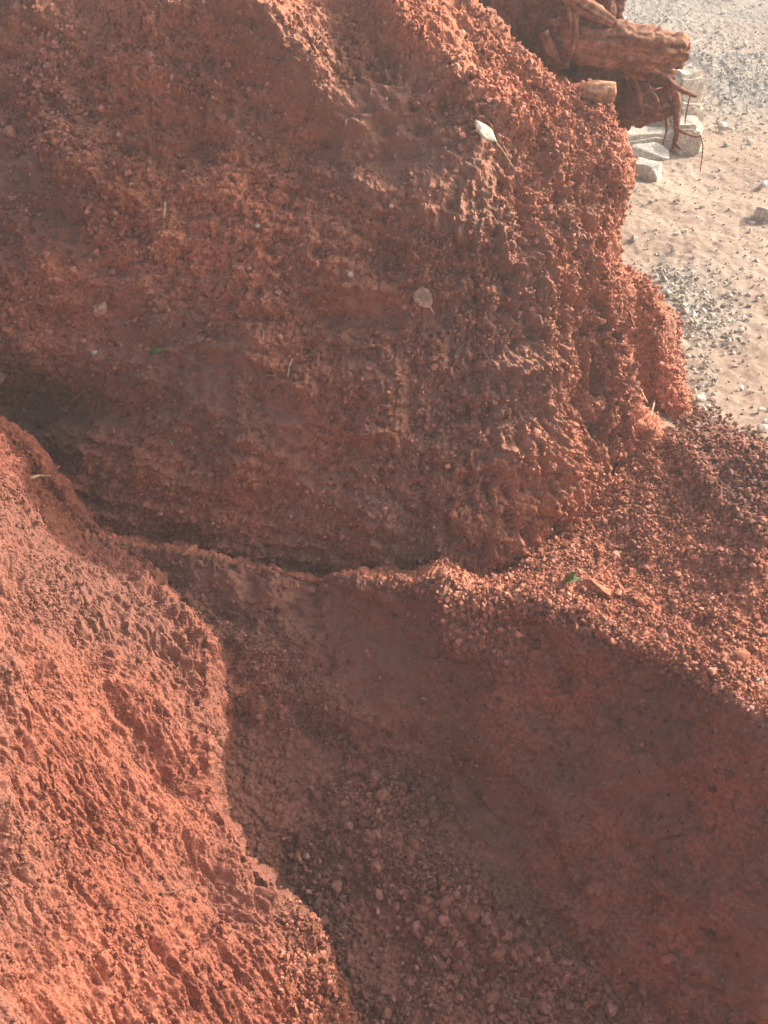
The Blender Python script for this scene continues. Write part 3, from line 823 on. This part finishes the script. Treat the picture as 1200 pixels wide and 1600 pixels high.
M['rock'] = plain('yard_rock', (0.48, 0.45, 0.39), scale=5)
stone(1004, 278, 100, 'large smooth grey white rock lying lowest beside the right side of the bank', M['rock'], cat='rock', name='rock', shape=(1, .8, .7), ang=-22, angular=1, sink=.25)
stone(1016, 249, 78, 'broken pale rock just above the large smooth one', M['rock'], cat='rock', name='rock', shape=(1, .7, .42), ang=12, angular=1, sink=.2)
stone(1197, 344, 44, 'beige boulder cut by the right edge of the photo', M['rock'], cat='rock', name='rock', shape=(1, .9, .85), angular=.9, sink=.2)
for px, py, w, lab in [(1126, 199, 24, 'pale stone right of the stacked blocks'), (1139, 203, 16, 'small tan stone next to the pale stone right of the blocks'),
                       (1172, 224, 16, 'grey stone alone in the upper right of the yard'), (1192, 291, 22, 'flat pale stone at the right edge above the boulder'),
                       (1174, 349, 14, 'small white stone just left of the boulder at the right edge'), (1182, 410, 18, 'flat brown stone below the boulder at the right edge'),
                       (1140, 533, 14, 'bright white stone at the right end of the grey rubble'), (1093, 625, 20, 'dark grey stone in the small pile behind the earth mound'),
                       (1084, 612, 14, 'smaller grey stone at the left of the pile behind the earth mound'), (1190, 670, 24, 'flat grey stone near the right edge behind the shelf'),
                       (1188, 640, 14, 'pale chip near the right edge above the flat grey stone'), (1045, 460, 16, 'pale stone right above the top of the earth mound'),
                       (1078, 512, 16, 'grey stone in the middle of the grey rubble'), (1068, 478, 14, 'grey stone at the top of the grey rubble'),
                       (1110, 492, 14, 'dark stone at the right of the grey rubble'), (1157, 460, 10, 'small stone alone right of the grey rubble'),
                       (1128, 22, 12, 'dark stone on the far grey track'), (975, 30, 16, 'grey stone on the far ground beside the stump top'),
                       (1165, 70, 12, 'grey stone on the bank of rubble far back')]:
    stone(px, py, w, lab, M['rock'], sub=2, angular=.9, group='stones lying about the yard', sink=.25)

# ------------------------------------------------------------------ building blocks stacked in the yard
M['block'] = plain('whitish_block', (0.52, 0.46, 0.37), var=.25, scale=7, bump=.4)
def block(px, py, Y, size, rz, tilt, label):
    bm = bmesh.new(); bmesh.ops.create_cube(bm, size=1)
    for v in bm.verts: v.co = Vector((v.co.x * size[0], v.co.y * size[1], v.co.z * size[2]))
    bmesh.ops.bevel(bm, geom=bm.edges[:], offset=min(size) * .16, segments=2, affect='EDGES')
    bmesh.ops.subdivide_edges(bm, edges=bm.edges[:], cuts=3, use_grid_fill=True)
    v = np.array([x.co[:] for x in bm.verts])
    bmesh.ops.triangulate(bm, faces=bm.faces[:])
    v = np.array([x.co[:] for x in bm.verts]); f = np.array([[w.index for w in x.verts] for x in bm.faces]); bm.free()
    v = v + np.stack([fbm(v + px, 9, 3, k) for k in range(3)], 1) * 0.022
    a, t = math.radians(rz), math.radians(tilt)
    Rz = np.array([[math.cos(a), -math.sin(a), 0], [math.sin(a), math.cos(a), 0], [0, 0, 1]])
    Ry = np.array([[math.cos(t), 0, math.sin(t)], [0, 1, 0], [-math.sin(t), 0, math.cos(t)]])
    v = v @ Ry.T @ Rz.T
    c = P(px, py, Y); v = v + c
    o = mesh_obj('stone_block', v, f, M['block'], smooth=False, origin=c)
    tag(o, label, 'block', 'whitish blocks stacked behind the stump')
block(1010, 222, 11.0, (.50, .25, .15), 12, 3, 'widest whitish block, lowest of the stack, partly behind the bank')
block(1076, 214, 10.9, (.17, .24, .22), -14, -4, 'whitish block at the lower right of the stack')
block(1071, 176, 11.3, (.19, .2, .15), 10, 5, 'whitish block in the middle of the stack, under the top one')
block(1072, 134, 11.5, (.22, .22, .22), 18, -6, 'topmost whitish block, right of the lower log')
block(1020, 186, 11.5, (.36, .22, .18), 6, 2, 'whitish block half hidden behind the hanging roots')
block(1040, 150, 11.8, (.34, .22, .22), 6, 2, 'whitish block mostly hidden behind the stump soil')

# ------------------------------------------------------------------ the uprooted stump
M['rootsoil'] = soil_mat('root_soil', (0.10, 0.050, 0.036), (0.16, 0.075, 0.052), (0.24, 0.11, 0.075), scale=9)
M['shadesoil'] = soil_mat('shaded_root_soil', (0.09, 0.05, 0.037), (0.12, 0.064, 0.045), (0.16, 0.08, 0.054), scale=9)  # root soil darkened to paint in the shade of the stump hollow
def wood_mat(name, a, b_, c):
    m = soil_mat(name, a, b_, c, scale=16, bump=.7, fine=130, rough=.85, tint=True)
    return m
M['bark'] = wood_mat('log_bark', (0.17, 0.085, 0.055), (0.28, 0.135, 0.085), (0.42, 0.22, 0.14))
M['root'] = wood_mat('root_bark', (0.12, 0.06, 0.04), (0.19, 0.095, 0.06), (0.28, 0.14, 0.09))
M['paleroot'] = wood_mat('pale_root', (0.42, 0.27, 0.16), (0.52, 0.36, 0.22), (0.6, 0.44, 0.3))

def tube(pts, radii, seg=14, step=0.012, rough=0.0, seed=0, ridges=0.0, squash=1.0):
    pts = np.array(pts, float); n = len(pts)
    L = np.linalg.norm(np.diff(pts, axis=0), axis=1)
    cnt = np.maximum(3, np.ceil(L / step).astype(int))
    c = np.concatenate([pts, np.array(radii, float)[:, None]], 1)[:, None, :]
    q = hermite(c, cnt)[:, 0, :]
    P_, R_ = q[:, :3], q[:, 3]
    T_ = np.gradient(P_, axis=0); T_ /= np.linalg.norm(T_, axis=1, keepdims=True)
    up = np.array([0, 0, 1.0]) if abs(T_[0][2]) < .8 else np.array([1.0, 0, 0])
    A = np.cross(T_, up); A /= np.linalg.norm(A, axis=1, keepdims=True)
    B = np.cross(A, T_)
    th = np.linspace(0, 2 * math.pi, seg, endpoint=False)
    arc = np.concatenate([[0], np.cumsum(np.linalg.norm(np.diff(P_, axis=0), axis=1))])
    cs, sn = np.cos(th), np.sin(th)
    u = np.stack([np.broadcast_to(cs, (len(P_), seg)), np.broadcast_to(sn, (len(P_), seg)), np.broadcast_to((arc * 4)[:, None], (len(P_), seg))], 2).reshape(-1, 3)
    rr = np.ones(len(u)); tint = np.full(len(u), .5)
    if ridges:
        f_ = fbm(u * [1, 1, .45], 3.4, 4, seed); rr += ridges * f_; tint = np.clip(.5 + .6 * fbm(u * [1, 1, .4], 5, 3, seed + 9), 0, 1)
    if rough: rr += rough * fbm(u * [1, 1, 2.5], 2.2, 4, seed + 4)
    rr = rr.reshape(len(P_), seg) * R_[:, None]
    if ridges: rr = rr + ridges * .3 * fbm(u * [1, 1, 3], 6, 3, seed + 2).reshape(rr.shape) * R_[:, None]
    V = P_[:, None, :] + (A[:, None, :] * cs[None, :, None] + squash * B[:, None, :] * sn[None, :, None]) * rr[..., None]
    V = V.reshape(-1, 3)
    N = len(P_); a = np.arange(N - 1)[:, None] * seg; j = np.arange(seg)[None]; j2 = (j + 1) % seg
    quads = np.stack([a + j, a + j2, a + seg + j2, a + seg + j], 2).reshape(-1, 4)
    tri = np.concatenate([quads[:, [0, 1, 2]], quads[:, [0, 2, 3]]])
    # closed, slightly broken ends
    rv = np.random.default_rng(seed + 5)
    ends = []
    for e, base in ((0, 0), (N - 1, (N - 1) * seg)):
        ci = len(V) + len(ends) ; ends.append(P_[e] + T_[e] * (R_[e] * .15 * (1 if e else -1)))
        jj = np.arange(seg)
        t = np.stack([np.full(seg, ci), base + (jj if e == 0 else jj), base + (jj + 1) % seg], 1)
        if e == 0: t = t[:, [0, 2, 1]]
        tri = np.concatenate([tri, t])
    V = np.concatenate([V, np.array(ends)]); tint = np.concatenate([tint, [.6, .6]])
    return V, tri, tint
def tube_obj(name, pts, radii, mat, parent=None, **kw):
    V, f, t = tube(pts, radii, **kw)
    return mesh_obj(name, V, f, mat, parent=parent, smooth=True, tint=t)
def lump(name, c, rad, mat, parent, seed, amp=.2, sub=6, fib=0.0, rot=0.0):
    v, f = ICO[sub]
    d = 1 + amp * fbm(v, 1.5, 3, seed) + .09 * fbm(v, 6, 3, seed + 4) + .05 * crumbs(v, .10, seed + 8) + .03 * fbm(v, 22, 3, seed + 2)
    if fib: d += fib * (1 - np.abs(fbm(v * [1, 1, .22], 7, 3, seed + 6)))
    w = v * d[:, None] * np.array(rad)
    a = math.radians(rot); w = w @ np.array([[math.cos(a), 0, math.sin(a)], [0, 1, 0], [-math.sin(a), 0, math.cos(a)]]).T
    return mesh_obj(name, w + c, f, mat, parent=parent, smooth=True)

stump = empty('uprooted_stump', P(880, 130, 7.1))
tag(stump, 'uprooted brown tree stump with thick logs and hanging roots behind the top of the bank', 'tree stump')
lump('root_ball', P(800, 25, 7.1), (.27, .2, .30), M['rootsoil'], stump, 5, amp=.12, fib=.14)
lump('root_ball', P(900, -22, 7.1), (.20, .17, .20), M['rootsoil'], stump, 15, amp=.15, fib=.14)
lump('soil_clump', P(930, 128, 7.1), (.22, .15, .19), M['shadesoil'], stump, 25, amp=.15, rot=10)  # fills the stump hollow, shade painted into its colour
lump('soil_clump', P(1008, 152, 6.95), (.125, .11, .115), M['rootsoil'], stump, 35, amp=.22, rot=-15)
tube_obj('log', [P(850, 40, 7.05), P(905, 58, 6.75), P(960, 66, 6.7), P(1020, 74, 6.7), P(1066, 82, 6.75)], [.078, .08, .076, .070, .060], M['bark'], stump, seg=56, step=.006, ridges=.2, rough=.2, seed=3)
tube_obj('log', [P(945, 100, 7.15), P(975, 104, 6.98), P(1010, 111, 6.9), P(1052, 124, 6.88)], [.045, .048, .043, .036], M['bark'], stump, seg=44, step=.006, ridges=.2, rough=.2, seed=13)
tube_obj('split_wood', [P(880, -30, 6.75), P(910, 8, 6.68), P(958, 36, 6.65)], [.05, .04, .02], M['bark'], stump, seg=24, step=.008, ridges=.2, rough=.2, seed=23)
tube_obj('split_wood', [P(893, 5, 6.7), P(897, 45, 6.62), P(893, 80, 6.66)], [.02, .018, .008], M['bark'], stump, seg=16, step=.008, ridges=.2, rough=.2, seed=24)
tube_obj('split_wood', [P(850, 50, 6.7), P(862, 80, 6.66), P(872, 98, 6.68)], [.02, .022, .01], M['bark'], stump, seg=16, step=.008, ridges=.2, rough=.2, seed=25)
roots = [([(1038, 122, 6.8), (1060, 138, 6.75), (1088, 151, 6.75)], [.015, .011, .006]),
         ([(1040, 120, 6.85), (1056, 150, 6.8), (1057, 185, 6.8), (1056, 215, 6.85), (1049, 238, 6.85)], [.024, .019, .015, .012, .007]),
         ([(1056, 200, 6.83), (1070, 208, 6.8), (1088, 214, 6.8), (1096, 212, 6.8)], [.009, .006, .004, .003]),
         ([(1053, 222, 6.85), (1060, 230, 6.8), (1066, 234, 6.8)], [.008, .006, .004]),
         ([(1040, 180, 6.9), (1042, 200, 6.9), (1036, 226, 6.95)], [.008, .006, .003]),
         ([(1094, 211, 6.8), (1098, 230, 6.8), (1094, 268, 6.85)], [.003, .0025, .0018]),
         ([(1078, 150, 6.8), (1072, 178, 6.85), (1070, 197, 6.9)], [.004, .003, .002]),
         ([(985, 118, 6.72), (998, 140, 6.68), (1002, 165, 6.7), (1006, 192, 6.78)], [.007, .007, .006, .004]),
         ([(1000, 150, 6.66), (1020, 140, 6.66), (1034, 137, 6.7)], [.005, .004, .002]),
         ([(1005, 163, 6.68), (1020, 170, 6.7)], [.004, .003]),
         ([(958, 175, 6.9), (980, 172, 6.75), (1000, 172, 6.7)], [.003, .003, .002]),
         ([(1010, 130, 6.68), (1028, 160, 6.68), (1026, 178, 6.75), (1044, 176, 6.8)], [.007, .006, .005, .003])]
for k, (pp, rr) in enumerate(roots):
    tube_obj('root', [P(*q) for q in pp], rr, M['root'], stump, seg=8, step=.01, rough=.35, seed=60 + k)
# small light patch of wood sticking out of the crest of the bank
p, n, d = hit(936, 152)
M['stub'] = wood_mat('stub_wood', (0.36, 0.19, 0.11), (0.48, 0.26, 0.15), (0.58, 0.34, 0.2))
o = tube_obj('root_stub', [p + np.array([-.08, .05, -.01]), p + np.array([-.02, 0, .02]), p + np.array([.052, -.01, .022])], [.034, .038, .034], M['stub'], None, seg=26, step=.006, ridges=.12, rough=.2, seed=77)
tag(o, 'short orange brown cut root stub poking out of the top edge of the bank', 'root stub')

# ------------------------------------------------------------------ leaves, sprouts, twigs
M['deadleaf'] = plain('dry_leaf', (0.50, 0.43, 0.33), var=.2, scale=30, rough=.6, bump=.2)
M['tanleaf'] = plain('tan_leaf', (0.42, 0.27, 0.17), var=.2, scale=30, rough=.6, bump=.2)
M['green'] = plain('green_leaf', (0.13, 0.22, 0.06), var=.25, scale=30, rough=.5, bump=.2)
M['palegreen'] = plain('pale_green_leaf', (0.45, 0.55, 0.30), var=.25, scale=30, rough=.5, bump=.2)
def blade_mesh(length, width, curl=.25, fold=.3, nseg=14, ns=6, point=1.0):
    top = []
    for i in range(nseg + 1):
        t = i / nseg
        w = width * (math.sin(math.pi * min(1, t * .97 + .03)) ** (.75 * point)) * (1 - .25 * t)
        for j in range(ns + 1):
            s = j / ns * 2 - 1
            top.append((t * length, s * w / 2, curl * length * (t - t * t) + fold * abs(s) * w / 2 + .012 * length * math.sin(9 * t + 3 * s)))
    v = np.array(top); nv = len(v)
    v2 = v - [0, 0, .0006]
    f = grid_faces(nseg + 1, ns + 1)
    V = np.concatenate([v, v2]); Fc = [f, f[:, ::-1] + nv]
    W = ns + 1; rim = [i * W for i in range(nseg + 1)] + [nseg * W + j for j in range(1, W)] + [i * W + ns for i in range(nseg - 1, -1, -1)] + [j for j in range(ns - 1, 0, -1)]
    rim = np.array(rim); r2 = np.roll(rim, -1)
    Fc.append(np.stack([rim, rim + nv, r2 + nv, r2], 1))
    return V, np.concatenate(Fc)
def place_blade(a, b, wid, lift, up, curl=.2, fold=.3, point=1.0):
    """leaf from world point a to b"""
    x = b - a; Ln = np.linalg.norm(x); x = x / Ln
    z = up - x * np.dot(up, x); z /= np.linalg.norm(z); y = np.cross(z, x)
    V, f = blade_mesh(Ln, wid, curl, fold, point=point)
    return V @ np.stack([x, y, z]) + a + up * lift, f
def at(px, py, out=.012):
    p, n, d = hit(px, py)
    view = np.array([0, 0, 3 * S]) - p; view /= np.linalg.norm(view)
    return p + view * out, n * .2 + view * .8, d
a0, n0, d0 = at(741, 188, .06); b0, n1, _ = at(776, 224, .06)
n0 = np.array([.55, -.55, .62]); lf = empty('dry_leaf', a0)
tag(lf, 'pale dry leaf with a long thin stem high on the bank', 'leaf')
V, f = place_blade(a0, b0, .068, .005, n0, curl=.12, fold=-.3, point=1.5)
mesh_obj('leaf_blade', V, f, M['deadleaf'], parent=lf)
c0, _, _ = at(802, 263, .02)
tube_obj('leaf_stem', [b0, (b0 + c0) / 2 + np.array([-.006, 0, .012]), c0], [.003, .0025, .002], M['paleroot'], lf, seg=6)
a0, n0, d0 = at(652, 452, .02); b0, n1, _ = at(672, 480, .025)
lf = empty('tan_leaf', a0)
tag(lf, 'round tan leaf standing out of the middle of the shaded bank', 'leaf')
V, f = place_blade(a0, b0, .068, .0, n0, curl=.1, fold=.2, point=.6)
mesh_obj('leaf_blade', V, f, M['tanleaf'], parent=lf)
c0, _, _ = at(679, 492, .02)
tube_obj('leaf_stem', [b0, c0], [.003, .002], M['paleroot'], lf, seg=6)
def sprout(px, py, blades, label, mats):
    a0, n0, d = at(px, py, .004)
    e = empty('green_sprout', a0); tag(e, label, 'sprout')
    for k, (dx, dy, w) in enumerate(blades):
        b0 = a0 + np.array([dx, -.25 * abs(dy), -dy]) / F * d + (n0 / np.linalg.norm(n0)) * .02
        V, f = place_blade(a0, b0, w / F * d, .002, n0, curl=.25, fold=.4)
        mesh_obj('leaf_blade', V, f, mats[k % len(mats)], parent=e)
sprout(238, 552, [(22, -7, 9), (4, -14, 6), (-4, 3, 5)], 'tiny green sprout with pointed blades on the left of the bank', [M['green']])
sprout(270, 694, [(6, -12, 7), (-4, -8, 6)], 'smaller grey green sprout low on the left of the bank', [M['green'], M['palegreen']])
sprout(886, 908, [(10, -20, 13), (20, -2, 11), (-8, 3, 8)], 'green and white leaf scrap lying on the sunlit shelf', [M['green'], M['palegreen'], M['green']])
def twig(pts, r, label, mat, name='twig', out=.008, group=None):
    w = [at(x, y, out + (pts[i][2] if len(pts[i]) > 2 else 0))[0] for i, (x, y) in enumerate([q[:2] for q in pts])]
    o = tube_obj(name, w, [r * (1 - .5 * i / (len(w) - 1)) for i in range(len(w))], mat, None, seg=7, step=.008, rough=.4, seed=int(pts[0][0]))
    tag(o, label, 'twig', group)
twig([(50, 747), (60, 743), (70, 744, .01), (79, 744, .02)], .006, 'short straw coloured stick on the crest at the left', M['paleroot'])
twig([(418, 585), (426, 587), (433, 583)], .004, 'short pale rootlet lying level on the shaded bank', M['paleroot'])
twig([(457, 561), (452, 572), (450, 590)], .004, 'crooked pale rootlet hanging on the shaded bank', M['paleroot'])
twig([(252, 1396), (268, 1394), (282, 1390), (297, 1386)], .0035, 'thin dark twig lying across the sunlit slope', M['root'])
twig([(112, 682), (120, 694), (126, 705)], .005, 'small brown rootlet in the dark hollow at the left', M['root'])
twig([(178, 668), (179, 679)], .004, 'tiny whitish splinter near the dark hollow', M['paleroot'])
twig([(407, 512), (412, 520), (411, 530)], .003, 'thin curled rootlet above the level one on the bank', M['paleroot'])
twig([(976, 478), (986, 490), (990, 508), (997, 514)], .004, 'curved root on the earth mound behind the bank foot', M['root'])
twig([(1018, 608), (1022, 625), (1020, 648)], .005, 'root lying down the gap between bank and small mound', M['paleroot'])
twig([(1004, 612), (1013, 632), (1021, 650)], .004, 'root meeting another one in the gap beside the small mound', M['paleroot'])
twig([(333, 872), (335, 890), (333, 912)], .004, 'rootlet hanging from the crest at the left', M['root'])
twig([(258, 315), (256, 340), (255, 358)], .006, 'short pale root standing in the left of the bank', M['paleroot'])
twig([(1072, 66), (1082, 64), (1096, 60)], .012, 'whitish stick on the far ground right of the logs', M['pale'], out=.02)

# ------------------------------------------------------------------ added haze volume, stands in for lens veil and lifts the shadows
hm = bpy.data.materials.new('shadow_lift_haze'); hm.use_nodes = True
hn = hm.node_tree
hn.nodes.remove(hn.nodes['Principled BSDF'])
pv = hn.nodes.new('ShaderNodeVolumePrincipled')
pv.inputs['Color'].default_value = (0.95, 0.93, 0.90, 1)
pv.inputs['Density'].default_value = 0.011
pv.inputs['Anisotropy'].default_value = 0.2
hn.links.new(pv.outputs['Volume'], hn.nodes['Material Output'].inputs['Volume'])
bx = np.array([[x, y, z] for x in (-310, 310) for y in (-70, 310) for z in (-4.2, 3.2)], float)
hf = np.array([[0, 1, 3, 2], [4, 6, 7, 5], [0, 4, 5, 1], [2, 3, 7, 6], [0, 2, 6, 4], [1, 5, 7, 3]])
hz = mesh_obj('haze', bx, hf, hm, smooth=False)
tag(hz, 'thin pale haze added over the whole site to lift the shadows', 'haze', kind='stuff')
